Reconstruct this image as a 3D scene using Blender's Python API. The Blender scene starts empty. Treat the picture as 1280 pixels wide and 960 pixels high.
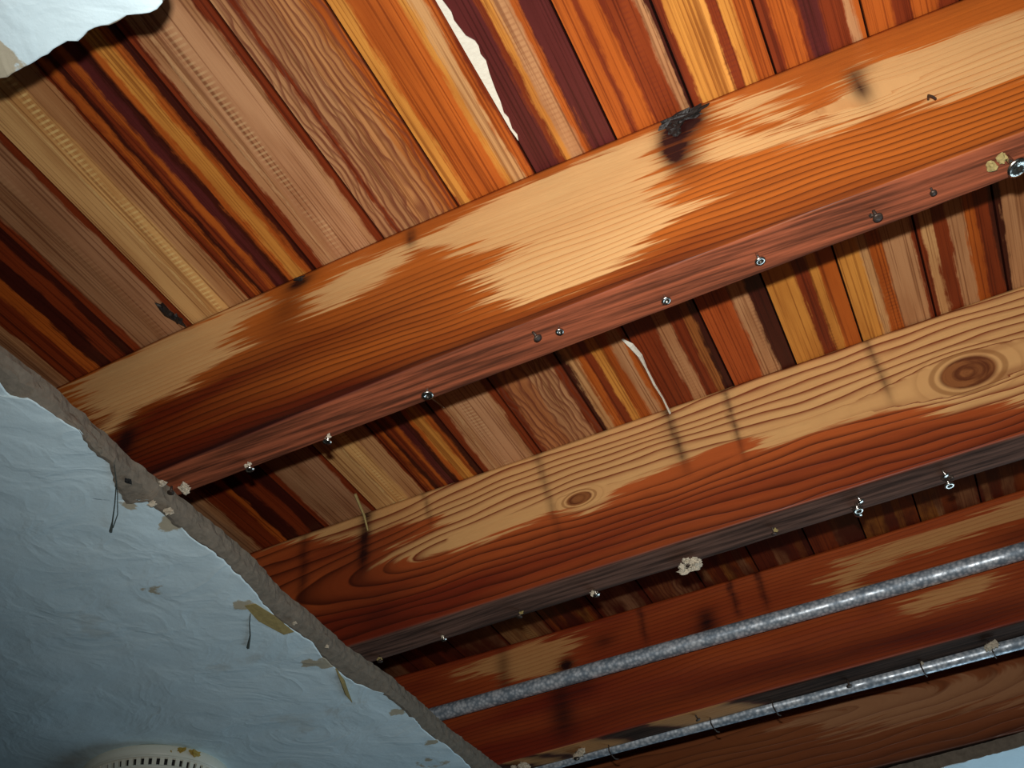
import bpy, math, random
from mathutils import Matrix, Vector, noise

# ---------------------------------------------------------------- camera, light, exposure
CZ = 1.71                      # lens height above the floor
BZ = CZ + .6882                # underside of the joists
H = .1917                      # joist depth
DZ = BZ + H                    # underside of the deck boards
PZ = BZ - .020                 # painted ceiling surface
sc = bpy.context.scene
cam = bpy.data.objects.new('camera', bpy.data.cameras.new('camera'))
sc.collection.objects.link(cam); sc.camera = cam
RT = ((.9046, .4184, -.0810), (-.3369, .5855, -.7374), (-.2611, .6943, .6706))   # right, down, forward
M = Matrix(((RT[0][0], -RT[1][0], -RT[2][0], 0), (RT[0][1], -RT[1][1], -RT[2][1], 0), (RT[0][2], -RT[1][2], -RT[2][2], CZ), (0, 0, 0, 1)))
cam.matrix_world = M
cam.data.sensor_width = 36; cam.data.lens = 38.89; cam.data.clip_start = .02

world = bpy.data.worlds.new('world'); sc.world = world; world.use_nodes = True
world.node_tree.nodes['Background'].inputs[0].default_value = (.55, .7, .9, 1)
world.node_tree.nodes['Background'].inputs[1].default_value = .6

def area(name, loc, rot, sx, sy, power, col):
    l = bpy.data.lights.new(name, 'AREA'); l.shape = 'RECTANGLE'; l.size = sx; l.size_y = sy; l.energy = power; l.color = col
    o = bpy.data.objects.new(name, l); sc.collection.objects.link(o); o.matrix_world = Matrix.Translation(loc) @ rot; return l
# the camera's own flash, just above the lens
up = Vector((-RT[1][0], -RT[1][1], -RT[1][2])); fw = Vector(RT[2]); rt = Vector(RT[0])
area('flash', Vector((0, 0, CZ)) + up*.058 - rt*.010 + fw*.005, M.to_3x3().to_4x4() @ Matrix.Rotation(math.radians(8), 4, 'X') @ Matrix.Rotation(math.radians(-11), 4, 'Y'), .022, .012, 4.7, (1, .97, .93)).spread = math.radians(93)
# daylight through the window in the wall ahead, below the frame
area('window_daylight', Vector((.5, 2.56, 1.45)), Matrix.Rotation(math.radians(-100), 4, 'X'), 1.1, 1.2, 10.5, (.60, .84, 1))
sc.view_settings.view_transform = 'Standard'; sc.view_settings.look = 'None'
sc.view_settings.gamma = 1; sc.view_settings.use_curve_mapping = False
sc.view_settings.exposure = 0

# ---------------------------------------------------------------- helpers
col = sc.collection
def s2l(c):
    return tuple((v/255/12.92 if v/255 <= .04045 else ((v/255+.055)/1.055)**2.4) for v in c)
def mesh(name, vs, fs, mat=None, parent=None, smooth=False, loc=None, attrs=None):
    me = bpy.data.meshes.new(name); me.from_pydata(vs, [], fs); me.update()
    if attrs:
        for k, a in attrs.items():
            at = me.attributes.new(k, 'FLOAT', 'POINT'); at.data.foreach_set('value', a)
    if smooth: me.polygons.foreach_set('use_smooth', [True]*len(me.polygons))
    o = bpy.data.objects.new(name, me); col.objects.link(o)
    if mat: me.materials.append(mat)
    if parent: o.parent = parent
    if loc: o.location = loc
    return o
def empty(name, loc, label=None, cat=None, group=None, kind=None):
    o = bpy.data.objects.new(name, None); o.empty_display_size = .05; col.objects.link(o); o.location = loc
    if label: o['label'] = label
    if cat: o['category'] = cat
    if group: o['group'] = group
    if kind: o['kind'] = kind
    return o
class MB:
    def __init__(s): s.v = []; s.f = []
    def box(s, x0, x1, y0, y1, z0, z1):
        n = len(s.v)
        s.v += [(x0,y0,z0),(x1,y0,z0),(x1,y1,z0),(x0,y1,z0),(x0,y0,z1),(x1,y0,z1),(x1,y1,z1),(x0,y1,z1)]
        s.f += [tuple(n+i for i in q) for q in ((0,3,2,1),(4,5,6,7),(0,1,5,4),(1,2,6,5),(2,3,7,6),(3,0,4,7))]
    def lathe(s, prof, seg=24, c=(0,0,0), axis=None):
        n = len(s.v); q = axis.to_track_quat('Z', 'Y') if axis else None
        for r, z in prof:
            for k in range(seg):
                a = 2*math.pi*k/seg; p = Vector((r*math.cos(a), r*math.sin(a), z))
                if q: p = q @ p
                s.v.append((p.x+c[0], p.y+c[1], p.z+c[2]))
        for i in range(len(prof)-1):
            for k in range(seg):
                a = n+i*seg+k; b = n+i*seg+(k+1) % seg
                s.f.append((a, b, b+seg, a+seg))
        s.f.append(tuple(n+k for k in reversed(range(seg)))); s.f.append(tuple(n+(len(prof)-1)*seg+k for k in range(seg)))
    def tube(s, pts, rad, seg=8):
        n = len(s.v); pts = [Vector(p) for p in pts]
        if not hasattr(rad, '__len__'): rad = [rad]*len(pts)
        for i, p in enumerate(pts):
            d = (pts[min(i+1, len(pts)-1)]-pts[max(i-1, 0)]).normalized(); q = d.to_track_quat('Z', 'Y')
            for k in range(seg):
                a = 2*math.pi*k/seg; s.v.append(tuple(p+q @ Vector((rad[i]*math.cos(a), rad[i]*math.sin(a), 0))))
        for i in range(len(pts)-1):
            for k in range(seg):
                a = n+i*seg+k; b = n+i*seg+(k+1) % seg; s.f.append((a, b, b+seg, a+seg))
        s.f.append(tuple(n+k for k in reversed(range(seg)))); s.f.append(tuple(n+(len(pts)-1)*seg+k for k in range(seg)))
    def blob(s, c, r, seed=0, rough=.5, seg=9, rings=6):
        n = len(s.v)
        for i in range(rings+1):
            th = math.pi*i/rings
            for k in range(seg):
                a = 2*math.pi*k/seg; d = Vector((math.sin(th)*math.cos(a), math.sin(th)*math.sin(a), math.cos(th)))
                m = 1+rough*noise.noise(d*2.3+Vector((seed*7.1, seed*3.3, 0)))
                s.v.append((c[0]+d.x*r[0]*m, c[1]+d.y*r[1]*m, c[2]+d.z*r[2]*m))
        for i in range(rings):
            for k in range(seg):
                a = n+i*seg+k; b = n+i*seg+(k+1) % seg; s.f.append((a, a+seg, b+seg, b))
    def plate(s, poly, z, th, bend=None):
        n = len(s.v); m = len(poly)
        for zz in (z, z-th):
            for i, p in enumerate(poly): s.v.append((p[0], p[1], zz+(bend[i] if bend else 0)))
        s.f.append(tuple(n+i for i in range(m))); s.f.append(tuple(n+m+i for i in reversed(range(m))))
        for i in range(m): s.f.append((n+i, n+m+i, n+m+(i+1) % m, n+(i+1) % m))
    def build(s, name, mat, parent=None, smooth=False, loc=None): return mesh(name, s.v, s.f, mat, parent, smooth, loc)
def sstep(a, b, x):
    t = min(1, max(0, (x-a)/(b-a))); return t*t*(3-2*t)
def sdf(poly, x, y, sx):
    """signed distance (positive inside) to a polygon, lengths along the grain counted sx times"""
    d = 1e9; ins = False; n = len(poly)
    for i in range(n):
        ax, ay = poly[i]; bx, by = poly[(i+1) % n]
        if (ay > y) != (by > y) and x < (bx-ax)*(y-ay)/(by-ay)+ax: ins = not ins
        px, py, qx, qy = (x-ax)*sx, y-ay, (bx-ax)*sx, by-ay
        t = max(0, min(1, (px*qx+py*qy)/(qx*qx+qy*qy+1e-12)))
        d = min(d, (px-t*qx)**2+(py-t*qy)**2)
    return math.sqrt(d)*(1 if ins else -1)

# ---------------------------------------------------------------- node helpers
class NT:
    def __init__(s, name, rough=.5, spec=.5):
        s.m = bpy.data.materials.new(name); s.m.use_nodes = True; s.t = s.m.node_tree; s.b = s.t.nodes['Principled BSDF']
        s.b.inputs['Roughness'].default_value = rough; s.b.inputs['Specular IOR Level'].default_value = spec
    def n(s, t, **k):
        o = s.t.nodes.new(t)
        for a, v in k.items(): setattr(o, a, v)
        return o
    def set(s, inp, v):
        if isinstance(v, bpy.types.NodeSocket): s.t.links.new(v, inp)
        elif isinstance(v, tuple) and len(v) == 3 and inp.type == 'RGBA': inp.default_value = (*v, 1)
        else: inp.default_value = v
    def math(s, op, a, b=None, c=None, clamp=False):
        o = s.n('ShaderNodeMath', operation=op, use_clamp=clamp); s.set(o.inputs[0], a)
        if b is not None: s.set(o.inputs[1], b)
        if c is not None: s.set(o.inputs[2], c)
        return o.outputs[0]
    def mix(s, f, a, b, mode='MIX'):
        o = s.n('ShaderNodeMix', data_type='RGBA', blend_type=mode); s.set(o.inputs[0], f); s.set(o.inputs[6], a); s.set(o.inputs[7], b); return o.outputs[2]
    def range(s, v, a, b, c=0., d=1., smooth=True):
        o = s.n('ShaderNodeMapRange'); o.interpolation_type = 'SMOOTHSTEP' if smooth else 'LINEAR'
        for i, x in enumerate((v, a, b, c, d)): s.set(o.inputs[i], x)
        return o.outputs[0]
    def attr(s, name): return s.n('ShaderNodeAttribute', attribute_name=name).outputs['Fac']
    def comb(s, x, y, z=0.):
        o = s.n('ShaderNodeCombineXYZ'); s.set(o.inputs[0], x); s.set(o.inputs[1], y); s.set(o.inputs[2], z); return o.outputs[0]
    def noise(s, vec, scale=1., detail=3., rough=.5):
        o = s.n('ShaderNodeTexNoise'); s.set(o.inputs['Vector'], vec); o.inputs['Scale'].default_value = scale
        o.inputs['Detail'].default_value = detail; o.inputs['Roughness'].default_value = rough; return o.outputs[0]
    def obj(s):
        o = s.n('ShaderNodeTexCoord'); x = s.n('ShaderNodeSeparateXYZ'); s.t.links.new(o.outputs['Object'], x.inputs[0]); s.vec = o.outputs['Object']; return x.outputs
    def bump(s, h, strength=.3, dist=.002):
        o = s.n('ShaderNodeBump'); o.inputs['Strength'].default_value = strength; o.inputs['Distance'].default_value = dist
        s.set(o.inputs['Height'], h); s.set(s.b.inputs['Normal'], o.outputs[0])
    def out(s, c): s.set(s.b.inputs['Base Color'], c); return s.m
def plain(name, c, rough=.6, metal=0., var=.25, scale=60, bump=.3, spec=.5):
    t = NT(name, rough, spec); t.obj(); n = t.noise(t.vec, scale, 4)
    c = s2l(c); t.b.inputs['Metallic'].default_value = metal
    t.bump(n, bump); return t.out(t.mix(n, tuple(v*(1-var) for v in c), tuple(min(1, v*(1+var)) for v in c)))

# ---------------------------------------------------------------- materials
def joist_mat(name, seed, pale1, pale2, orange, red, linec, freq, pline, sline, botc, edge=1.):
    t = NT(name, .42, .35); x, y, z = t.obj()
    r = t.attr('ring')
    n1 = t.noise(t.comb(t.math('MULTIPLY_ADD', x, 9., seed), t.math('MULTIPLY', r, 190.), seed), 1, 4, .6)
    n2 = t.noise(t.comb(t.math('MULTIPLY_ADD', x, 3., seed), t.math('MULTIPLY', r, 26.), seed+5.), 1, 3, .5)
    n3 = t.noise(t.comb(t.math('MULTIPLY', x, 60.), t.math('MULTIPLY', r, 500.), seed), 1, 2, .5)
    ph = t.math('ADD', t.math('MULTIPLY', r, freq), t.math('MULTIPLY', n2, 1.1))
    ph = t.math('ADD', ph, t.math('MULTIPLY', t.noise(t.comb(t.math('MULTIPLY', x, 4.), t.math('MULTIPLY', r, 12.), seed), 1, 2), 3.))
    f = t.math('FRACT', ph)
    line = t.math('MULTIPLY', t.math('POWER', t.range(f, .25, .9, smooth=False), 2.2), t.range(f, .92, 1., 1., 0.))
    line = t.math('MULTIPLY', line, t.attr('lines'))
    p = t.math('MULTIPLY_ADD', t.attr('pale'), 75.*edge, t.math('MULTIPLY', t.math('SUBTRACT', n1, .5), 4.2))
    p = t.math('ADD', p, t.math('MULTIPLY', t.math('SUBTRACT', n2, .5), 2.2))
    pm = t.range(p, -.32, .32)
    halo = t.range(p, -1.6, .2)
    pc = t.mix(n2, s2l(pale1), s2l(pale2)); pc = t.mix(t.math('MULTIPLY', line, pline), pc, s2l(linec))
    pc = t.mix(t.math('MULTIPLY', n1, .3), pc, s2l(orange))
    rd = t.math('ADD', t.attr('red'), t.math('MULTIPLY', t.math('SUBTRACT', n2, .5), 1.6), clamp=True)
    so = t.mix(rd, s2l(orange), s2l(red))
    so = t.mix(t.math('MULTIPLY', n1, .35), so, s2l(tuple(v*.45 for v in red)))
    so = t.mix(t.math('MULTIPLY', line, sline), so, s2l(tuple(v*.5 for v in red)))
    so = t.mix(t.math('MULTIPLY', t.math('MULTIPLY', halo, t.math('SUBTRACT', 1., pm)), .35), so, s2l(orange))
    c = t.mix(pm, so, pc)
    k = t.attr('knot')
    kr = t.noise(t.comb(t.math('MULTIPLY', k, 4.), t.math('MULTIPLY', x, 30.), t.math('MULTIPLY', r, 30.)), 1, 3)
    kc = t.mix(t.range(kr, .4, .62), s2l((142, 88, 48)), s2l((96, 50, 26)))
    ring = t.math('SINE', t.math('MULTIPLY_ADD', k, 11., t.math('MULTIPLY', n2, 3.)))
    ring = t.math('MULTIPLY', t.range(ring, .1, .9), t.math('MULTIPLY', t.range(k, 1.9, 1.3), t.range(k, .9, 1.)))
    c = t.mix(t.math('MULTIPLY', ring, .55), c, s2l((128, 78, 36)))
    c = t.mix(t.range(k, 1.0, .8), c, kc)
    dk = t.math('MULTIPLY', t.attr('dark'), t.math('MULTIPLY_ADD', n1, 1.5, .35), clamp=True)
    c = t.mix(dk, c, s2l((40, 14, 12)))
    bc = t.mix(t.range(n1, .3, .7), s2l(botc), s2l(tuple(v*.5 for v in botc)))
    c = t.mix(t.math('MULTIPLY', t.attr('bottom'), 1.), c, bc)
    c = t.mix(t.math('MULTIPLY', n3, .3), c, t.mix(1., c, (.45, .4, .4), 'MULTIPLY'))
    t.set(t.b.inputs['Roughness'], t.math('MULTIPLY_ADD', t.attr('bottom'), .45, t.math('MULTIPLY_ADD', n1, .2, .34)))
    t.set(t.b.inputs['Specular IOR Level'], t.math('MULTIPLY_ADD', t.attr('bottom'), -.26, .35))
    t.bump(t.math('ADD', t.math('MULTIPLY', n1, .6), t.math('MULTIPLY', line, -.5)), .45, .0009)
    return t.out(c)

P = (190, 143, 92); PT = (176, 128, 86); T = (152, 110, 76); Y = (196, 132, 56); O = (168, 84, 26); RR = (118, 46, 16)
D = (60, 18, 8); MM = (82, 30, 28); G = (150, 92, 44)
def ramp(t, fac, stops):
    o = t.n('ShaderNodeValToRGB'); cr = o.color_ramp
    pts = []
    for i, (p, c) in enumerate(stops):
        q = stops[i+1][0] if i+1 < len(stops) else 1.
        e = min(.02, (q-p)*.3); pts += [(p+e, c), (q-e, c)]
    if len(pts) > 30: pts = pts[:30]
    while len(cr.elements) < len(pts): cr.elements.new(.5)
    for e, (p, c) in zip(cr.elements, sorted(pts, key=lambda q: q[0])): e.position = max(0, min(1, p)); e.color = (*s2l(c), 1)
    t.set(o.inputs[0], fac); return o.outputs[0]
def board_mat(i, w, a0, a1=None, wob=.2, wavy=0., tick=0., tickc=(225, 190, 130), tpos=.55):
    t = NT('board_wood_%d' % i, .5, .3); x, y, z = t.obj(); sd = i*3.71
    n0 = t.noise(t.comb(t.math('MULTIPLY', x, 14.), t.math('MULTIPLY_ADD', y, 3.6, sd), sd), 1, 4, .6)
    n1 = t.noise(t.comb(t.math('MULTIPLY', x, 330.), t.math('MULTIPLY_ADD', y, 9., sd), sd), 1, 4, .6)
    n2 = t.noise(t.comb(t.math('MULTIPLY', x, 60.), t.math('MULTIPLY_ADD', y, 7., sd), sd+2.), 1, 3, .5)
    a = t.math('MULTIPLY_ADD', x, 1/w, .5)
    n4 = t.noise(t.comb(t.math('MULTIPLY', x, 90.), t.math('MULTIPLY_ADD', y, 34., sd), sd), 1, 5, .7)
    a = t.math('ADD', a, t.math('MULTIPLY', t.math('SUBTRACT', n0, .5), wob*2.1))
    a = t.math('ADD', a, t.math('MULTIPLY', t.math('SUBTRACT', n1, .5), .12))
    a = t.math('ADD', a, t.math('MULTIPLY', t.math('SUBTRACT', n4, .5), .11))
    c = ramp(t, a, a0)
    if a1: c = t.mix(t.math('GREATER_THAN', y, .66), c, ramp(t, a, a1))
    ln = t.range(t.noise(t.comb(t.math('MULTIPLY', x, 420.), t.math('MULTIPLY_ADD', y, 3., sd), 1.), 1, 2, .5), .48, .66)
    c = t.mix(t.math('MULTIPLY', ln, .68), c, t.mix(1., c, (.35, .22, .16), 'MULTIPLY'))
    c = t.mix(t.range(n2, .35, .75), c, t.mix(1., c, (.72, .62, .56), 'MULTIPLY'))
    if wavy:
        wv = t.noise(t.comb(t.math('MULTIPLY', x, 14.), t.math('MULTIPLY_ADD', y, 8., sd), sd), 1, 3, .45)
        f = t.math('FRACT', t.math('ADD', t.math('MULTIPLY', wv, 8.), t.math('MULTIPLY', x, 150.)))
        f = t.math('MULTIPLY', t.range(f, .35, .85), t.range(f, .88, 1., 1., 0.))
        c = t.mix(t.math('MULTIPLY', f, wavy), c, s2l((104, 52, 34)))
    if tick:
        s = t.math('SINE', t.math('MULTIPLY', y, 2*math.pi/.0060))
        band = t.math('MULTIPLY', t.range(a, tpos-.10, tpos-.03), t.range(a, tpos+.03, tpos+.10, 1., 0.))
        c = t.mix(t.math('MULTIPLY', t.math('MULTIPLY', t.math('MULTIPLY', t.range(s, -.2, .9), band), t.range(t.noise(t.comb(t.math('MULTIPLY', x, 60.), t.math('MULTIPLY_ADD', y, 14., sd)), 1, 2), .38, .6)), tick*.75), c, s2l(tickc))
        lb = t.math('MULTIPLY', t.range(a, tpos-.2, tpos-.185), t.range(a, tpos-.18, tpos-.165, 1., 0.))
        c = t.mix(t.math('MULTIPLY', lb, tick*.45), c, s2l(tickc))
    # mottled dark red-brown on every board beyond the second joist, and grime in the joint
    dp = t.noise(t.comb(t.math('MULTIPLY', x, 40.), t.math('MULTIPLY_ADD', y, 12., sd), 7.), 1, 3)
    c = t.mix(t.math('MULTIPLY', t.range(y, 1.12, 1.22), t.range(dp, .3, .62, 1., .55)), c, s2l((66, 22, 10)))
    e = t.math('ABSOLUTE', x); c = t.mix(t.range(e, w*.488, w*.5), c, s2l((50, 18, 10)))
    t.bump(n1, .4, .0008); return t.out(c)

galv = NT('galvanised_steel', .38, .5); galv.obj()
_n = galv.n('ShaderNodeTexVoronoi'); galv.t.links.new(galv.vec, _n.inputs['Vector']); _n.inputs['Scale'].default_value = 190
_m = galv.noise(galv.vec, 45, 4, .6)
galv.b.inputs['Metallic'].default_value = .35
galv.set(galv.b.inputs['Roughness'], galv.range(_m, .3, .7, .25, .6))
galv.bump(_m, .4, .001)
galv_m = galv.out(galv.mix(galv.range(galv.math('ADD', galv.math('MULTIPLY', _n.outputs['Distance'], .5), galv.math('MULTIPLY', _m, .8)), .3, .9), s2l((226, 234, 240)), s2l((120, 134, 146))))
steel = plain('bright_steel', (205, 200, 190), .25, 1., .2, 300, .2)
rust = plain('dark_rusty_steel', (70, 58, 50), .5, .6, .4, 300, .5)
plaster = plain('broken_grey_plaster', (118, 110, 98), .95, 0, .4, 120, 1., .1)
crumb = plain('plaster_crumb_pale', (190, 180, 160), .9, 0, .3, 400, .8, .1)
white_flake = plain('white_paint_flake', (214, 212, 196), .7, 0, .1, 200, .4)
ochre_flap = plain('ochre_paper_flap', (150, 134, 84), .85, 0, .25, 150, .5)
dark_flap = plain('dark_paper_edge', (64, 72, 66), .9, 0, .3, 300, .5)
tar = plain('black_tar', (22, 18, 16), .6, 0, .4, 200, 1.)
light_block = plain('light_block_black', (20, 16, 14), .9, 0, .3, 100, .5)
plastic = plain('cream_plastic', (222, 222, 206), .35, 0, .04, 60, .05)
slot = plain('dark_slot', (18, 18, 18), .8, 0, .1, 60, .1)
wallm = plain('painted_wall', (132, 128, 118), .8, 0, .06, 8, .2)
floorm = plain('wood_floor', (92, 62, 42), .4, 0, .2, 12, .2)

cm = NT('painted_ceiling_paper', .62, .3); cx, cy, cz_ = cm.obj()
cw = cm.n('ShaderNodeTexNoise'); cm.t.links.new(cm.vec, cw.inputs['Vector']); cw.inputs['Scale'].default_value = 11; cw.inputs['Detail'].default_value = 3; cw.inputs['Distortion'].default_value = 1.4
ridge = cm.math('SUBTRACT', 1., cm.math('MULTIPLY', cm.math('ABSOLUTE', cm.math('SUBTRACT', cw.outputs[0], .5)), 9.), clamp=True)
fine = cm.noise(cm.vec, 130, 4, .6); big = cm.noise(cm.vec, 6, 4, .6)
cc = cm.mix(big, s2l((200, 224, 232)), s2l((216, 236, 242)))
cc = cm.mix(cm.range(cm.noise(cm.vec, 9, 5, .6), .60, .70, 0., .35), cc, s2l((178, 178, 166)))
cc = cm.mix(cm.range(cm.math('ADD', cm.attr('bare'), cm.math('MULTIPLY', cm.math('SUBTRACT', cm.noise(cm.vec, 60, 4, .6), .5), 1.4)), .45, .6), cc, s2l((176, 168, 146)))
cm.bump(cm.math('ADD', cm.math('MULTIPLY', ridge, .5), cm.math('ADD', cm.math('MULTIPLY', fine, .3), cm.math('MULTIPLY', cm.noise(cm.vec, 42, 5, .65), .9))), .36, .003)
ceil_m = cm.out(cc)

# ---------------------------------------------------------------- room shell (out of view, kept plain)
def shell(name, m, b, kind='structure'):
    o = b.build(name, m); o['kind'] = kind; return o
X0, X1, Y0, Y1 = -2.3, 1.7, -1.7, 2.6
b = MB(); b.box(X0-.1, X1+.1, Y0-.1, Y1+.1, -.1, 0); shell('floor', floorm, b)
b = MB(); b.box(X0-.1, X0, Y0-.1, Y1+.1, 0, 2.64); shell('wall_left', wallm, b)
b = MB(); b.box(X1, X1+.1, Y0-.1, Y1+.1, 0, 2.64); shell('wall_right', wallm, b)
b = MB(); b.box(X0, X1, Y0-.1, Y0, 0, 2.64); shell('wall_back', wallm, b)
b = MB()
b.box(X0, -.1, Y1, Y1+.1, 0, 2.64); b.box(1.1, X1, Y1, Y1+.1, 0, 2.64); b.box(-.1, 1.1, Y1, Y1+.1, 0, .8); b.box(-.1, 1.1, Y1, Y1+.1, 2.1, 2.64)
shell('wall_front', wallm, b)
b = MB()
b.box(-.1, -.05, Y1+.02, Y1+.08, .8, 2.1); b.box(1.05, 1.1, Y1+.02, Y1+.08, .8, 2.1); b.box(-.05, 1.05, Y1+.02, Y1+.08, .8, .85); b.box(-.05, 1.05, Y1+.02, Y1+.08, 2.05, 2.1)
b.box(-.05, 1.05, Y1+.03, Y1+.07, 1.43, 1.47)
shell('window_1', plastic, b)

# ---------------------------------------------------------------- ceiling with its hole
HL = [(-.4296,.2479),(-.4105,.2491),(-.4001,.2479),(-.3842,.247),(-.3669,.2495),(-.3515,.2473),(-.3336,.2509),(-.3136,.255),(-.3033,.2529),(-.3014,.2500),
      (-.295,.236),(-.285,.2),(-.25,.16),(.3,.15),(.95,.15),(.95,1.0),(.95,1.84),(.3,1.84),(.0809,1.8398),(.0196,1.8455),(-.0388,1.8471),(-.2,1.85),(-.4,1.848),(-.62,1.85),(-.655,1.83),(-.655,1.6)]
LL = [(-.6401,.471),(-.6449,.4882),(-.6351,.4975),(-.6304,.5247),(-.627,.5483),(-.6328,.5804),(-.6317,.6044),(-.6457,.6259),(-.66,.662),(-.6401,.6694),(-.6405,.6971),(-.6444,.7303),(-.6383,.773),(-.6431,.8164),(-.6467,.8496),(-.6535,.8824),(-.6581,.9242),(-.6547,.9825),(-.6647,1.0449),(-.6646,1.1014),(-.6473,1.1517),(-.6483,1.2022),(-.6583,1.2697),(-.6532,1.3309),(-.6568,1.4059)]
GL = [(-.6256,.45),(-.6238,.4828),(-.6233,.5117),(-.6271,.5468),(-.6268,.5864),(-.6315,.6309),(-.6287,.6633),(-.6286,.697),(-.6281,.7656),(-.6303,.8294),(-.6403,.8955),(-.6396,.9574),(-.6442,1.0457),(-.6377,1.1227),(-.6391,1.2192),(-.6437,1.3141),(-.6396,1.4618),(-.64,1.9)]
outline = HL+LL[::-1]+[(-.63,.40),(-.62,.33),(-.60,.275),(-.56,.25),(-.50,.2485)]
def dense(pl, step):
    r = []
    for i, p in enumerate(pl):
        q = pl[(i+1) % len(pl)]; L = math.dist(p, q); n = max(1, int(L/step))
        for k in range(n): r.append((p[0]+(q[0]-p[0])*k/n, p[1]+(q[1]-p[1])*k/n))
    return r
E1 = dense(outline, .0045); NE = len(E1)
def nrm(i):                                   # towards the hole
    a = E1[i-2]; b = E1[(i+2) % NE]; d = Vector((b[0]-a[0], b[1]-a[1])).normalized(); return Vector((-d.y, d.x))
def gx(y):
    for a, b in zip(GL, GL[1:]):
        if a[1] <= y <= b[1]: return a[0]+(b[0]-a[0])*(y-a[1])/(b[1]-a[1])
    return GL[0][0] if y < .45 else GL[-1][0]
E1j = []
for i, p in enumerate(E1):
    n = nrm(i); j = noise.noise(Vector((p[0]*160, p[1]*160, 0)))*.0018+noise.noise(Vector((p[0]*60, p[1]*60, 3)))*.0022
    E1j.append((p[0]+n.x*j, p[1]+n.y*j))
# painted sheet: rings from the torn edge out to the walls
ctr = Vector((-.1, 1.0)); vs = []; fs = []; bare = []
def rect_pt(p):
    d = Vector(p)-ctr; t = min(((X1-ctr.x)/d.x if d.x > 0 else (X0-ctr.x)/d.x) if abs(d.x) > 1e-6 else 1e9, ((Y1-ctr.y)/d.y if d.y > 0 else (Y0-ctr.y)/d.y) if abs(d.y) > 1e-6 else 1e9)
    return ctr+d*t
NR = 110; SM = []
for i in range(NE):
    K = 22; SM.append(tuple(sum(E1[(i+j) % NE][c] for j in range(-K, K+1))/(2*K+1) for c in (0, 1)))
spots = [(-.425,.238,.022,1.1),(-.445,.24,.03,1.),(-.652,.648,.012,1.),(-.662,.668,.010,.9),(-.648,.71,.016,.9),(-.672,.87,.012,.9),(-.735,.795,.018,.62),(-.668,1.03,.02,.9),(-.685,1.02,.016,.8),(-.662,1.2,.013,.8),(-.667,1.3,.012,.8),(-.70,1.36,.04,.5)]
for k in range(NR+1):
    s = k/NR; s = .0025*k/6 if k <= 6 else .0025+(1-.0025)*((k-6)/(NR-6))**1.7
    for p, sm in zip(E1j, SM):
        q = rect_pt(sm); w = sstep(0, 1, min(1, s/.05)); px, py = p[0]+(sm[0]-p[0])*w, p[1]+(sm[1]-p[1])*w
        x = px+(q.x-px)*s; y = py+(q.y-py)*s; v = Vector((x, y, 0))
        dist = math.dist(p, (x, y))
        z = PZ + .0035*noise.noise(v*7) + .0016*noise.noise(v*24+Vector((5, 5, 5)))
        z += .0022*math.exp(-dist/.012)*noise.noise(v*40)
        if k == 0: z += .0010
        vs.append((x, y, z))
        bb = max([0]+[w*math.exp(-((x-a)**2+(y-c)**2)/(r*r)) for a, c, r, w in spots])
        bare.append(bb)
for k in range(NR):
    for i in range(NE):
        a = k*NE+i; c = k*NE+(i+1) % NE; fs.append((a, c, c+NE, a+NE))
ceiling = mesh('ceiling', vs, fs, ceil_m, smooth=True, attrs={'bare': bare}); ceiling['kind'] = 'structure'
# broken plaster edge behind the paper
vs = []; fs = []; rows = 9
for r_ in range(rows):
    for i, p in enumerate(E1j):
        x, y = p; n = nrm(i); v = Vector((x*90, y*90, r_*1.7)); left = x < -.6 and y > .4
        if left: w = max(.002, gx(y)-x)
        else: w = .002 if y < .4 else .003
        u = [-.004, 0, .25, .5, .72, .86, .95, 1., .6][r_]; zz = [PZ+.0012, PZ+.0008, PZ+.0025, PZ+.004, PZ+.006, PZ+.010, PZ+.014, BZ-.0005, BZ-.0003][r_]
        o = u*w if r_ else -.004
        j = (noise.noise(v)+.6*noise.noise(v*2.7))*(.0022 if left else .0007)*(0 if r_ < 2 else 1)
        if left: vs.append((x+o+j, y, zz+min(0, j*.8) if 1 < r_ < 7 else zz))
        else: vs.append((x+n.x*(o+j), y+n.y*(o+j), zz))
for k in range(rows-1):
    for i in range(NE):
        a = k*NE+i; c = k*NE+(i+1) % NE; fs.append((a, a+NE, c+NE, c))
mesh('plaster_edge', vs, fs, plaster, ceiling, smooth=False)['label'] = 'broken grey plaster edge around the hole'
# hanging scraps of torn paper on the edge
def flap(name, m, poly, drop, th=.0007, label=None):
    b = MB(); b.plate([(x, y) for x, y in poly], PZ-.0006, th, [-d for d in drop]); o = b.build(name, m, ceiling)
    if label: o['label'] = label
flap('paper_flap', ochre_flap, [(-.672,.872),(-.660,.876),(-.656,.905),(-.657,.948),(-.668,.944),(-.676,.905)], [.001,.001,.002,.002,.004,.003], label='ochre scrap of torn paper')
def strand(name, m, pts, r, label=None):
    b = MB(); b.tube([(x, y, z) for x, y, z in pts], r, 5); o = b.build(name, m, ceiling)
    if label: o['label'] = label
strand('paper_strand', dark_flap, [(-.6665,.877,PZ-.001),(-.688,.905,PZ-.003),(-.703,.928,PZ-.003),(-.722,.951,PZ-.002)], [.0006,.0007,.0009,.002], 'dark strand of torn paper')
strand('paper_strand', dark_flap, [(-.645,.626,PZ-.001),(-.668,.652,PZ-.003),(-.689,.674,PZ-.003),(-.702,.687,PZ-.002)], [.0006,.0006,.0008,.0018])
strand('paper_strand', dark_flap, [(-.631,.606,PZ-.001),(-.655,.640,PZ-.0025),(-.678,.668,PZ-.002),(-.697,.684,PZ-.001)], [.0005,.0005,.0005,.0006])
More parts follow.
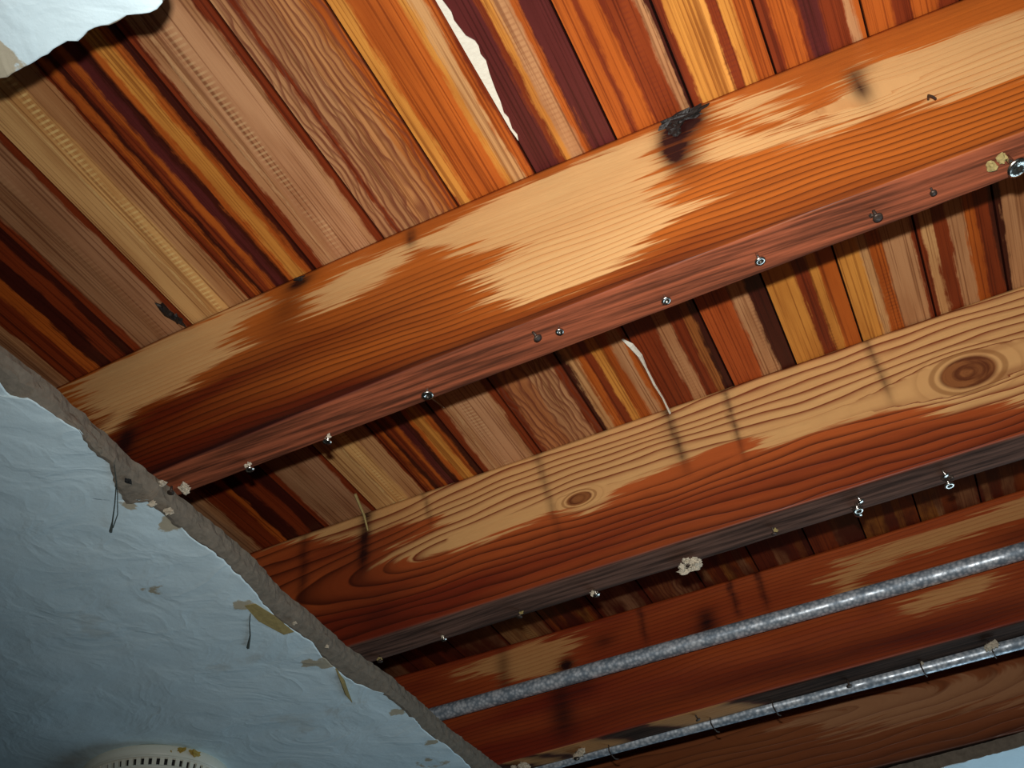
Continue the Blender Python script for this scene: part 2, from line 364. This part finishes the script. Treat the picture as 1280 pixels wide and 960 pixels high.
strand('paper_strand', ochre_flap, [(-.6646,1.052,PZ-.001),(-.672,1.08,PZ-.004),(-.684,1.11,PZ-.004),(-.6916,1.135,PZ-.003)], [.0008,.003,.0028,.0006])
strand('paper_strand', dark_flap, [(-.4296,.236,PZ-.0005),(-.421,.232,PZ-.001),(-.410,.226,PZ-.001),(-.404,.221,PZ-.0005)], [.0006,.0008,.0007,.0003])
random.seed(4)
for (x, y, r) in [(-.640,.672,.004),(-.634,.690,.0055),(-.628,.668,.005),(-.612,.683,.004),(-.648,1.476,.006),(-.622,1.482,.006),(-.634,1.492,.005),(-.648,.935,.003),(-.645,1.0,.003)]:
    b = MB(); b.blob((x, y, BZ-.004 if x > -.63 else PZ-.001), (r, r*.8, r*.6), x*50, .9); b.build('plaster_crumb', crumb, ceiling)
b = MB(); b.blob((-.638,.634,PZ+.001), (.003,.004,.0015), 3, .8); b.build('nail_hole', slot, ceiling)

# ---------------------------------------------------------------- deck boards
deck = empty('roof_deck', (0, 0, DZ), 'deck of narrow orange, red and tan stained boards laid across the joists', 'wooden deck')
gaps = {-6:-1.18,-5:-1.097,-4:-1.015,-3:-.933,-2:-.85,-1:-.768,0:-.686,1:-.606,2:-.5295,3:-.447,4:-.3645,5:-.2785,6:-.1935,7:-.108,8:-.030,9:.0505,10:.137,11:.219,12:.302,13:.385,14:.467,15:.55,16:.633,17:.715,18:.8,19:.883,20:.966,21:1.05}
spec = {
 -3:([(0,D),(.3,RR),(.6,D)],),
 -2:([(0,D),(.2,RR),(.35,T),(.75,PT),(.85,RR)],None,.25),
 -1:([(0,RR),(.2,O),(.35,D),(.6,RR),(.85,D)],None,.25),
 0:([(0,RR),(.12,T),(.55,(160,116,82)),(.93,RR)],None,.12,0,.25,(176,138,98)),
 1:([(0,(196,152,96)),(.4,(206,158,96)),(.66,(178,130,84)),(.97,RR)],None,.05,0,.8,(226,196,128)),
 2:([(0,RR),(.06,O),(.13,D),(.2,RR),(.3,O),(.38,MM),(.5,D),(.58,O),(.66,Y),(.84,O),(.92,D)],None,.1,0,.3,(70,25,22),.45),
 3:([(0,RR),(.12,PT),(.3,(184,136,96)),(.8,PT),(.88,RR)],None,.14,0,.5,(214,180,130),.42),
 4:([(0,PT),(.16,RR),(.24,(170,122,80)),(.5,(176,122,74)),(.78,(176,110,54)),(.9,O)],[(0,RR),(.1,(170,110,66)),(.5,PT),(.9,RR)],.16,.75),
 5:([(0,RR),(.05,Y),(.2,O),(.5,(180,92,30)),(.64,Y),(.72,P),(.84,O),(.93,RR)],[(0,D),(.08,P),(.2,O),(.32,RR),(.45,Y),(.6,O),(.75,PT),(.9,O)],.13),
 6:([(0,MM),(.30,RR),(.37,Y),(.44,PT),(.6,O),(.68,MM)],[(0,RR),(.25,RR),(.4,PT),(.62,RR),(.8,G),(.92,D)],.1,0,.35,(120,64,34),.5),
 7:([(0,O),(.2,RR),(.28,O),(.48,RR),(.55,(132,56,20)),(.84,PT),(.95,D)],[(0,(158,72,28)),(.5,PT),(.74,D)],.09,0,.3,(90,30,22),.7),
 8:([(0,RR),(.1,Y),(.45,(214,150,70)),(.52,RR),(.66,Y),(.8,O)],[(0,Y),(.42,RR),(.6,Y),(.74,O)],.06,0,.4,(84,26,20),.58),
 9:([(0,RR),(.15,O),(.38,RR),(.45,MM),(.62,RR),(.85,PT),(.93,O)],[(0,Y),(.3,P),(.4,O),(.6,PT),(.95,RR)],.08,0,.35,(60,20,20),.52),
 10:([(0,O),(.3,RR),(.5,O),(.8,RR)],[(0,RR),(.08,P),(.2,RR),(.4,PT),(.6,O),(.75,RR),(.93,D)],.08),
 11:([(0,RR),(.3,O),(.7,PT)],[(0,D),(.08,PT),(.4,P),(.7,O)],.1),
}
for i in range(-6, 21):
    x0, x1 = gaps[i], gaps[i+1]; w = x1-x0-.0007
    sp = list(spec.get(i, spec[(-3, 7, 10, 5, 3, 9)[i % 6]])); sp += [None]*(6-len(sp)); 
    full = spec.get(i, None)
    a1, wob, wavy, tick, tc, tp = sp[1], sp[2] or .12, sp[3] or 0, (sp[4] or 0), sp[5] or (225,190,130), (sp[6] if len(sp) > 6 else .55)
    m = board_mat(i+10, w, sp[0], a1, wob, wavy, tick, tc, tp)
    b = MB(); y0, y1 = -.3, 2.25; e = .0009; hz = .0002+.0006*random.random()
    prof = [(-w/2, .004), (-w/2+e, 0), (w/2-e, 0), (w/2, .004), (w/2, .019), (-w/2, .019)]
    for yy in (y0, y1): b.v += [(px, yy, pz) for px, pz in prof]
    b.f = [tuple(k for k in range(6)), tuple(6+k for k in reversed(range(6)))]+[(k, k+6, (k+1) % 6+6, (k+1) % 6) for k in range(6)]
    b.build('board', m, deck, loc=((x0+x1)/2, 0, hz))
b = MB(); b.box(X0, X1, Y0, Y1, .0205, .03); b.build('light_block_layer', light_block, deck)  # unseen black sheet added above the boards to block light through the joints
# white flake showing in a joint, and what hangs from the boards
def deck_plate(name, m, poly, th, label=None):
    b = MB(); b.plate(poly, 0, th); o = b.build(name, m, deck)
    if label: o['label'] = label
deck_plate('paint_sliver', white_flake, [(-.1955,.33),(-.192,.33),(-.1905,.40),(-.190,.437),(-.188,.452),(-.1895,.460),(-.187,.478),(-.182,.486),(-.1815,.492),(-.1835,.500),(-.182,.508),(-.185,.522),(-.1875,.54),(-.1885,.552),(-.191,.565),(-.1895,.572),(-.1915,.585),(-.190,.593),(-.192,.600),(-.1935,.585),(-.1945,.5),(-.195,.43)], .0012, 'white flake showing through a joint')
b = MB(); b.tube([(-.2,.902,-.002),(-.194,.915,-.004),(-.190,.935,-.006),(-.191,.96,-.006),(-.1915,.99,-.008),(-.191,1.02,-.006),(-.192,1.049,-.008)], [.0008,.0035,.003,.0014,.0016,.0012,.0014], 6)
b.build('hanging_strip', white_flake, deck)['label'] = 'pale twisted strip hanging in a joint'
b = MB(); b.blob((-.616,.618,-.001), (.004,.012,.003), 2, 1.2); b.blob((-.613,.636,-.002), (.004,.010,.003), 5, 1.2); b.build('tar_drip', tar, deck)
b = MB(); b.tube([(-.463,.80,-.004),(-.468,.83,-.012),(-.481,.845,-.02)], .0009, 5); b.build('loose_splinter', rust, deck)
b = MB(); b.tube([(-.435,.83,-.002),(-.432,.87,-.012),(-.428,.90,-.008)], [.002,.001,.0006], 5); b.build('loose_splinter', crumb, deck)
b = MB(); b.tube([(-.610,1.00,-.002),(-.614,1.03,-.016),(-.617,1.045,-.03)], [.0022,.0018,.0012], 5); b.build('loose_splinter', ochre_flap, deck)

# ---------------------------------------------------------------- joists
def knot_def(dx, dv, s, L):
    g = s/math.cosh(dx/L); q = dv*dv-g*g
    return math.copysign(math.sqrt(q), dv) if q > 0 else dv*.02
def make_joist(label, ynear, ydeck, yfar, mat, ringf, pales, darks, verts_, redf, knots, linef, seed, palebot=()):
    root = empty('joist', (0, 0, BZ), label, 'joist', 'joists in the ceiling opening')
    xs = [-1.5, -1.3, -1.1, -1.0]+[-.92+.005*k for k in range(0, 250)]+[.36, .45, .6, .8, 1.0, 1.25]
    NV = 48; vs = []; fs = []; A = {k: [] for k in ('ring', 'pale', 'dark', 'red', 'knot', 'lines', 'bottom')}
    cl = lambda x: max(-.85, min(.35, x)); n = None
    for x in xs:
        xc = cl(x); yn, yd, yf = ynear(xc), ydeck(xc), yfar(xc); row = []
        wob = .0006*noise.noise(Vector((x*14, seed, 0)))
        for k in range(NV+1):
            h = H*(1-k/NV); h = max(h, .0016); row.append((yn+(yd-yn)*h/H+.0005*noise.noise(Vector((x*10, h*40, seed))), h, 0))
        row.append((yn+.0006, .0004, .5))
        for k in range(7): row.append((yn+.002+(yf-yn-.004)*k/6, .0003*noise.noise(Vector((x*30, k*2, seed)))+wob, 1))
        row.append((yf, .002, .8)); row.append((yf+(yd-yn)*.5, H*.5, 0)); row.append((yf+(yd-yn), H, 0))
        n = len(row)
        for k, (y, h, bt) in enumerate(row):
            vs.append((x, y, h)); hh = h if k <= NV else -(y-yn)
            if k > NV+8: hh = h+.3
            r = ringf(x, hh); p = -1.
            if k <= NV:
                vis = -1. < x < .45
                p = max([sdf(pl, x, h, .30) for pl in pales]) if vis else -.02
            elif bt > .4: p = -.02
            dk = sum(s*math.exp(-((x-a)/rx)**2-((hh-c)/rh)**2) for a, c, rx, rh, s in darks)
            for a, c, h0, h1, wd, s in verts_:
                t = (h1-hh)/(h1-h0)
                if 0 <= t <= 1.15:
                    xx = a+(c-a)*t+.003*noise.noise(Vector((hh*90, a*40, 0))); dk += s*math.exp(-((x-xx)/wd)**2)*sstep(1.15, .6, t)
            kk = min([9]+[math.hypot((x-a)/rx, (hh-c)/rh) for a, c, rx, rh in knots]) if k <= NV else 9
            pb = 0
            for a, c, w0 in palebot: xx = x+hh*1.3+.02*noise.noise(Vector((x*8, hh*200, 2))); pb = max(pb, w0*sstep(a-.05, a-.02, xx)*sstep(c, c-.04, xx))
            if pb and .4 < bt: p = -.02+.06*pb; bt = bt*(1-.85*pb)
            A['ring'].append(r); A['pale'].append(p); A['dark'].append(min(1, dk)); A['red'].append(redf(x, hh)); A['knot'].append(kk)
            A['lines'].append(linef(x, hh) if k <= NV else .6); A['bottom'].append(bt)
    for i in range(len(xs)-1):
        for k in range(n):
            a = i*n+k; b = i*n+(k+1) % n; fs.append((a, a+n, b+n, b))
    fs.append(tuple(range(n))); fs.append(tuple((len(xs)-1)*n+k for k in reversed(range(n))))
    o = mesh('timber', vs, fs, mat, root, attrs=A)
    o.data.polygons.foreach_set('use_smooth', [True]*len(o.data.polygons))
    return root
def nz(x, y, s=0): return noise.noise(Vector((x, y, s)))

# joist 1
m1 = joist_mat('joist_wood_bright', 3.1, (204,160,104), (228,190,130), (194,104,36), (108,36,12), (176,104,46), 130, .45, .72, (152,82,54))
PA = [(-.772,.1905),(-.5297,.195),(-.5029,.1615),(-.5374,.1503),(-.5513,.1407),(-.5381,.1181),(-.5958,.1001),(-.6639,.1041),(-.696,.0894),(-.7594,.1513)]
PB = [(-.4601,.161),(-.4034,.1769),(-.3367,.1647),(-.3391,.1394),(-.375,.1274),(-.416,.1181),(-.4539,.1341)]
PC = [(-.3152,.1669),(-.2566,.1745),(-.1693,.1768),(-.086,.1793),(-.0571,.1739),(-.0731,.1221),(-.0593,.0672),(-.0991,.0412),(-.111,.0373),(-.1501,.0272),(-.2039,.0267),(-.2305,.0364),(-.2489,.0567),(-.2634,.0831),(-.2256,.0983),(-.2824,.1197),(-.3161,.1504)]
PD = [(-.0419,.1201),(-.0138,.1444),(.0101,.1197),(.0402,.1078),(.0776,.1003),(.0957,.1094),(.0993,.1316),(.1213,.1577),(.1575,.1548),(.1877,.1508),(.30,.1377),(.29,.0612),(.1762,.0686),(.1337,.0801),(.1129,.0877),(.0706,.0755),(.0307,.0846),(-.0048,.0972)]
PE = [(-.0093,.1864),(.037,.169),(.0473,.1212),(.0136,.1345)]
def ring1(x, h):
    v = h+.012*math.sin(x*2.2+1)+.004*nz(x*3, h*9)
    v = .127+knot_def(x-.112, v-.127, .012, .03) if abs(x-.112) < .15 else v
    return v*(1+.25*sstep(-.2, .3, x)*0)+.03*x
j1 = make_joist('first stained joist, widest and brightest, from upper right to lower left', lambda x: .6463+.0041*x+.0303*x*x, lambda x: .645+.017*x+.0412*x*x, lambda x: .6925-.007*x,
    m1, ring1, [PA, PB, PC, PD, PE],
    [(-.038,.176,.018,.016,1.1),(-.062,.150,.010,.03,.8),(-.05,.125,.016,.03,.45),(-.052,.155,.02,.02,.55),(.115,.150,.014,.010,.35),(-.3335,.176,.006,.014,.8),(-.466,.182,.016,.010,.9),(-.48,.15,.022,.025,.45),(.1102,.127,.008,.022,.85),(-.674,.06,.014,.022,1.),(-.72,.02,.09,.03,.35),(.077,-.02,.008,.008,.6),(-.02,-.02,.008,.008,.6),(-.10,-.025,.012,.01,.6),(-.45,-.02,.012,.01,.5),(-.2,.004,.5,.004,.5),(-.55,.0,.25,.012,.6)],
    [], lambda x, h: .18+.75*sstep(-.25, -.62, x)*sstep(.17, .08, h)+.5*sstep(.04, 0, h)-.2*sstep(-.1, .2, x), [], lambda x, h: .9*sstep(.16, .08, h)+.15, 1.)
# joist 2
m2 = joist_mat('joist_wood_figured', 8.3, (222,180,118), (204,158,100), (186,92,42), (124,44,22), (104,40,20), 84, 1., .85, (108,80,68), 1.4)
P2 = [(-.80,.200),(-.6081,.195),(-.4527,.1973),(-.1987,.1973),(.2461,.1968),(.40,.196),(.40,.05),(.1842,.0332),(.0915,.0569),(.0477,.0854),(-.0439,.0857),(-.0907,.0875),(-.1189,.1113),(-.1743,.1063),(-.2464,.0991),(-.277,.1003),(-.2822,.0868),(-.3164,.0797),(-.3594,.0982),(-.4603,.0875),(-.55,.0889),(-.5845,.1039),(-.5726,.1216),(-.503,.1272),(-.5484,.154),(-.65,.165)]
def ring2(x, h):
    v = h+.0015*nz(x*6, h*12, 2)
    dv = knot_def(x-.141, v-.0995, .026, .075)
    dv = dv+.0995; ax = .103-.01*sstep(-.4, -.6, x)
    d = knot_def(x+.324, dv-ax, .011, .03)
    k = .20*max(0, -.50-x)
    r = math.copysign(math.sqrt(d*d+k*k), d if abs(d) > 1e-4 else 1)
    if d < 0: r = -r*1.0+.0
    return abs(r)*(1.0 if d > 0 else 1.0)+.002*nz(x*2, 7.)
def lines2(x, h):
    ax = .101; w = sstep(.010, .018, abs(h-ax))
    if x < -.5: w = 1.
    if -.29 < x < .1: w = max(w*.0+sstep(.0, .014, abs(h-.1)-.004), .0)
    return w
def ga(x, dx=0, s=.6, w=.004, hb=.08): return (x, x+dx, hb, H, w, s)
j2 = make_joist('second joist with bold dark grain lines and a large round knot at right', lambda x: 1.0485+.005*x, lambda x: 1.051+.0086*x, lambda x: 1.0965,
    m2, ring2, [P2],
    [(-.55,-.02,.5,.03,.2),(-.20,-.015,.1,.02,.4),(-.62,.12,.08,.12,.25),(-.60,.03,.03,.02,.3)],
    [ga(-.196,.010,.5,.005,.085),(-.1985,-.19,.085,H,.012,.2),ga(-.1215,.002,.6,.004,.075),ga(.0549,0,.55,.0045,.085),ga(-.3715,.018,.4,.005,.05),ga(-.533,.010,.4,.004,.13),ga(-.62,-.006,.7,.009,.09),ga(-.715,0,.5,.008,.05)],
    lambda x, h: .12+.55*sstep(.09, .03, h)+.3*sstep(-.3, -.6, x), [(.141,.0995,.034,.024),(-.324,.103,.019,.010)], lines2, 2.)
# joist 3
m3 = joist_mat('joist_wood_dark', 12.7, (204,158,100), (186,134,80), (182,86,38), (132,44,22), (120,56,28), 150, .35, .5, (72,54,44))
j3 = make_joist('third joist, dark red-brown, with the thick conduit running along its face', lambda x: 1.467, lambda x: 1.4786-.011*x-.0350*x*x, lambda x: 1.511,
    m3, lambda x, h: h+.06*x*x*.5+.006*nz(x*4, h*12, 4), [[(-.0789,.1709),(.0289,.1683),(.2511,.1829),(.25,.1467),(.0071,.1433),(-.0523,.1371),(-.0801,.1092),(-.087,.1382)], [(-.0137,.0782),(.1092,.0792),(.0877,.0558),(.0058,.0527)], [(-.692,.1728),(-.5992,.1806),(-.5098,.1729),(-.5196,.1481),(-.5355,.1183),(-.6308,.1332)]],
    [(-.5152,.129,.012,.012,.9),(-.2873,.137,.016,.02,.8),(-.53,.06,.022,.05,.75),(-.49,.085,.02,.02,.4),(-.62,.15,.012,.05,.5),(-.30,.115,.03,.012,.6),(-.24,.03,.25,.02,.3),(.05,.02,.3,.016,.35),(.17,.125,.05,.012,.4),(-.05,.10,.02,.03,.3),(-.45,.15,.02,.012,.5)],
    [ga(-.3858,.002,.6,.005,.12),ga(-.2419,.004,.7,.005,.12),ga(-.1981,.004,.7,.005,.12)],
    lambda x, h: .35+.4*sstep(-.2, -.6, x)+.25*sstep(.09, .0, h)+.3*nz(x*5, h*30, 3), [(-.515,.129,.010,.008)], lambda x, h: .8, 3., [(-.60,-.575,.8),(-.535,-.475,1.),(-.375,-.27,1.)])
# joist 4
m4 = joist_mat('joist_wood_brown', 21.9, (186,138,98), (166,118,80), (158,92,52), (128,64,34), (96,48,26), 75, .5, .55, (60,48,42), .6)
def ring4(x, h):
    k = .16*max(0, x+.18); d = h-.105; return math.sqrt(d*d+k*k)+.004*nz(x*3, h*10, 9)
j4 = make_joist('fourth joist, plain brown, lowest in view beside the far ceiling edge', lambda x: 1.835, lambda x: 1.840, lambda x: 1.880,
    m4, ring4, [[(-.295,.1196),(-.1269,.1237),(.2342,.0882),(.216,.0411),(-.0928,.0604),(-.1956,.0742)]],
    [(-.1,.0,.9,.012,.5)], [], lambda x, h: .35+.2*nz(x*3, h*20), [], lambda x, h: .9, 4.)

# ---------------------------------------------------------------- screws, nails and plaster crumbs under the joists
def nail(parent, x, y, kind, size=1., tilt=(0, 0)):
    ax = Vector((tilt[0], tilt[1], -1)).normalized(); m = steel if kind in 'ws' else rust
    b = MB(); L = .007*size; b.lathe([(.0012*size, -.006), (.0012*size, L)], 8, (x, y, 0), ax); o = b.build('nail_shank', m, parent, True)
    h = MB(); c = Vector((x, y, 0))+ax*L
    if kind == 's': h.lathe([(.0018*size, -.001), (.0042*size, .0002), (.0044*size, .0012), (.0034*size, .0022), (.0018*size, .0018), (.0012*size, .0004)], 14, c, ax)
    else: h.lathe([(.0012*size, -.001), (.0036*size, 0), (.0034*size, .0014), (.001*size, .0018)], 12, c, ax)
    h.build('nail_head', m, o, True)
def crumbs(parent, x, y, n, r, m=crumb, z=-.003):
    b = MB()
    for k in range(n):
        b.blob((x+random.uniform(-1, 1)*r*1.1, y+random.uniform(-1, 1)*r*.8, z-random.random()*r*.5), (r*random.uniform(.4, .8), r*random.uniform(.4, .8), r*random.uniform(.4, .7)), random.random()*9, 1.1)
    b.build('plaster_crumb', m, parent)
random.seed(11)
for x, y, k, s, t in [(-.626,.680,'r',1,(0,0)),(-.539,.6865,'w',1.2,(.1,.1)),(-.450,.6885,'w',1.3,(-.2,0)),(-.338,.677,'s',1.35,(0,0)),(-.223,.660,'r',1.1,(.4,.2)),(-.200,.664,'s',.9,(0,0)),(-.105,.674,'s',1,(.1,0)),(-.020,.668,'s',1.1,(.1,.1)),(.079,.670,'r',1.2,(.1,0)),(.126,.669,'r',.8,(0,0)),(.186,.667,'s',2.1,(.2,0)),(.29,.672,'s',1,(0,0))]:
    nail(j1, x, y, k, s, t)
crumbs(j1, -.612, .684, 6, .005); crumbs(j1, -.541, .688, 2, .003); crumbs(j1, -.452, .690, 3, .0035); crumbs(j1, -.105, .678, 3, .0035, rust); crumbs(j1, .177, .668, 2, .006, ochre_flap, -.001); crumbs(j1, .078, .672, 3, .003, rust)
for x, y, k, s, t in [(-.623,1.087,'r',1,(0,0)),(-.533,1.083,'w',1.,(.2,0)),(-.429,1.083,'r',1.1,(-.2,0)),(-.334,1.087,'w',1.2,(.2,0)),(-.217,1.085,'r',1.4,(0,0)),(-.114,1.076,'r',.9,(0,.3)),(-.020,1.078,'s',1.4,(0,0)),(-.016,1.066,'w',1.1,(.3,0)),(-.019,1.089,'w',1.2,(-.3,0)),(.078,1.085,'s',1.3,(0,0)),(.076,1.067,'w',1.1,(.2,0)),(.18,1.08,'r',1.2,(0,0))]:
    nail(j2, x, y, k, s, t)
crumbs(j2, -.217, 1.086, 12, .0085, crumb, -.006); crumbs(j2, -.334, 1.088, 4, .004); crumbs(j2, -.623, 1.087, 3, .003, ochre_flap); crumbs(j2, -.533, 1.084, 2, .003); crumbs(j2, -.114, 1.078, 2, .003, ochre_flap); crumbs(j2, -.02, 1.080, 4, .004, rust); crumbs(j2, .078, 1.08, 4, .004, rust); crumbs(j2, -.429, 1.083, 2, .003, ochre_flap)
for x, y, k, s, t in [(-.525,1.494,'r',1.3,(0,0)),(-.334,1.480,'r',1.,(.3,.2)),(-.118,1.500,'r',1.2,(0,0))]:
    nail(j3, x, y, k, s, t)
crumbs(j3, -.612, 1.486, 8, .008); crumbs(j3, -.52, 1.492, 6, .007); crumbs(j3, .078, 1.492, 3, .0075, crumb, -.006); crumbs(j3, -.018, 1.5, 2, .003)
for x in (-.5, -.3, -.12, .02, .1): nail(j4, x, 1.862, 'r', 1.)
b = MB(); b.blob((-.040, .644, .183), (.020, .004, .006), 3, 1.3, 14, 9); b.blob((-.052, .644, .172), (.008, .004, .008), 8, 1.3, 12, 8); b.build('tar_lump', tar, j1)['label'] = 'black tar lump at the deck joint'
b = MB(); b.tube([(.1532,.6475,.078),(.1532,.640,.074),(.1545,.636,.066),(.156,.637,.063)], .0011, 6); b.build('bent_nail', rust, j1)
b = MB(); b.blob((-.465, .648, .187), (.010, .003, .004), 6, 1.2); b.build('tar_lump', tar, j1)

# ---------------------------------------------------------------- conduits
def pipe(label, x0, h0, x1, h1, y, r, name='conduit_pipe'):
    s = (h1-h0)/(x1-x0); xa, xb = -1.45, 1.2; root = empty(name, (x0, y, BZ+h0), label, 'pipe', 'conduits between the joists')
    b = MB(); n = 60; pts = []
    for k in range(n+1):
        x = xa+(xb-xa)*k/n; pts.append((x-x0, .0012*nz(x*3, y), (x-x0)*s+.0008*nz(x*4, y+3)))
    b.tube(pts, r, 20); b.build('tube', galv_m, root, True)
    return root
c1 = pipe('thick galvanised conduit running across the face of the third joist', -.727, .0967,   .158, .0858, 1.4470, .0118)
c2 = pipe('thin blue-grey conduit held against the far lower edge of the third joist by bent nails', -.62, .0045, .10, -.0030, 1.5205, .0088)
for x in (-.475, -.318, -.226, -.018, .075):
    b = MB(); b.tube([(x, 1.500, .004), (x-.001, 1.500, -.008), (x, 1.506, -.0135), (x+.001, 1.518, -.0150), (x+.002, 1.530, -.0110)], .0010, 6); b.build('bent_nail', rust, j3)

# ---------------------------------------------------------------- smoke detector
DX, DY, DR = -1.030, 1.178, .100
det = empty('smoke_detector', (DX, DY, PZ-.002), 'round cream smoke detector with a ring of vents on the ceiling', 'smoke detector')
b = MB(); b.lathe([(DR*.97, .004), (DR, .001), (DR, -.010), (DR*.985, -.0125)], 72); b.build('base', plastic, det, True)
b = MB(); b.lathe([(DR*.93, -.012), (DR*.90, -.0235)], 72); b.build('inner_ring', slot, det, True)
b = MB()
NS = 60
for k in range(NS):
    a0 = 2*math.pi*k/NS; a1 = a0+2*math.pi/NS*.55; n = len(b.v)
    for rr, z in ((DR*.965, -.0135), (DR*.945, -.0235)):
        for a in (a0, a1):
            for q in (rr, rr-.006): b.v.append((q*math.cos(a), q*math.sin(a), z))
    b.f += [tuple(n+i for i in q) for q in ((0,2,6,4),(1,5,7,3),(0,4,5,1),(2,3,7,6),(0,1,3,2),(4,6,7,5))]
b.build('vent_grille', plastic, det)
b = MB(); b.lathe([(DR*.955, -.0232), (DR*.945, -.026), (DR*.86, -.033), (DR*.78, -.037), (DR*.6, -.0395), (DR*.3, -.041), (DR*.05, -.0415)], 72); b.build('cover', plastic, det, True)
b = MB(); b.lathe([(DR*.99, -.0118), (DR*.99, -.0138)], 72); b.build('rim_band', plastic, det, True)
b = MB(); b.blob((.074,-.064,-.006), (.003,.003,.005), 4, 1.); b.blob((.084,-.056,-.003), (.007,.004,.003), 9, 1.); b.blob((.094,-.040,-.004), (.004,.009,.004), 2, 1.)
b.build('tape_remnant', plain('yellow_tape', (176, 146, 60), .7), det)['label'] = 'yellow torn tape remnant'
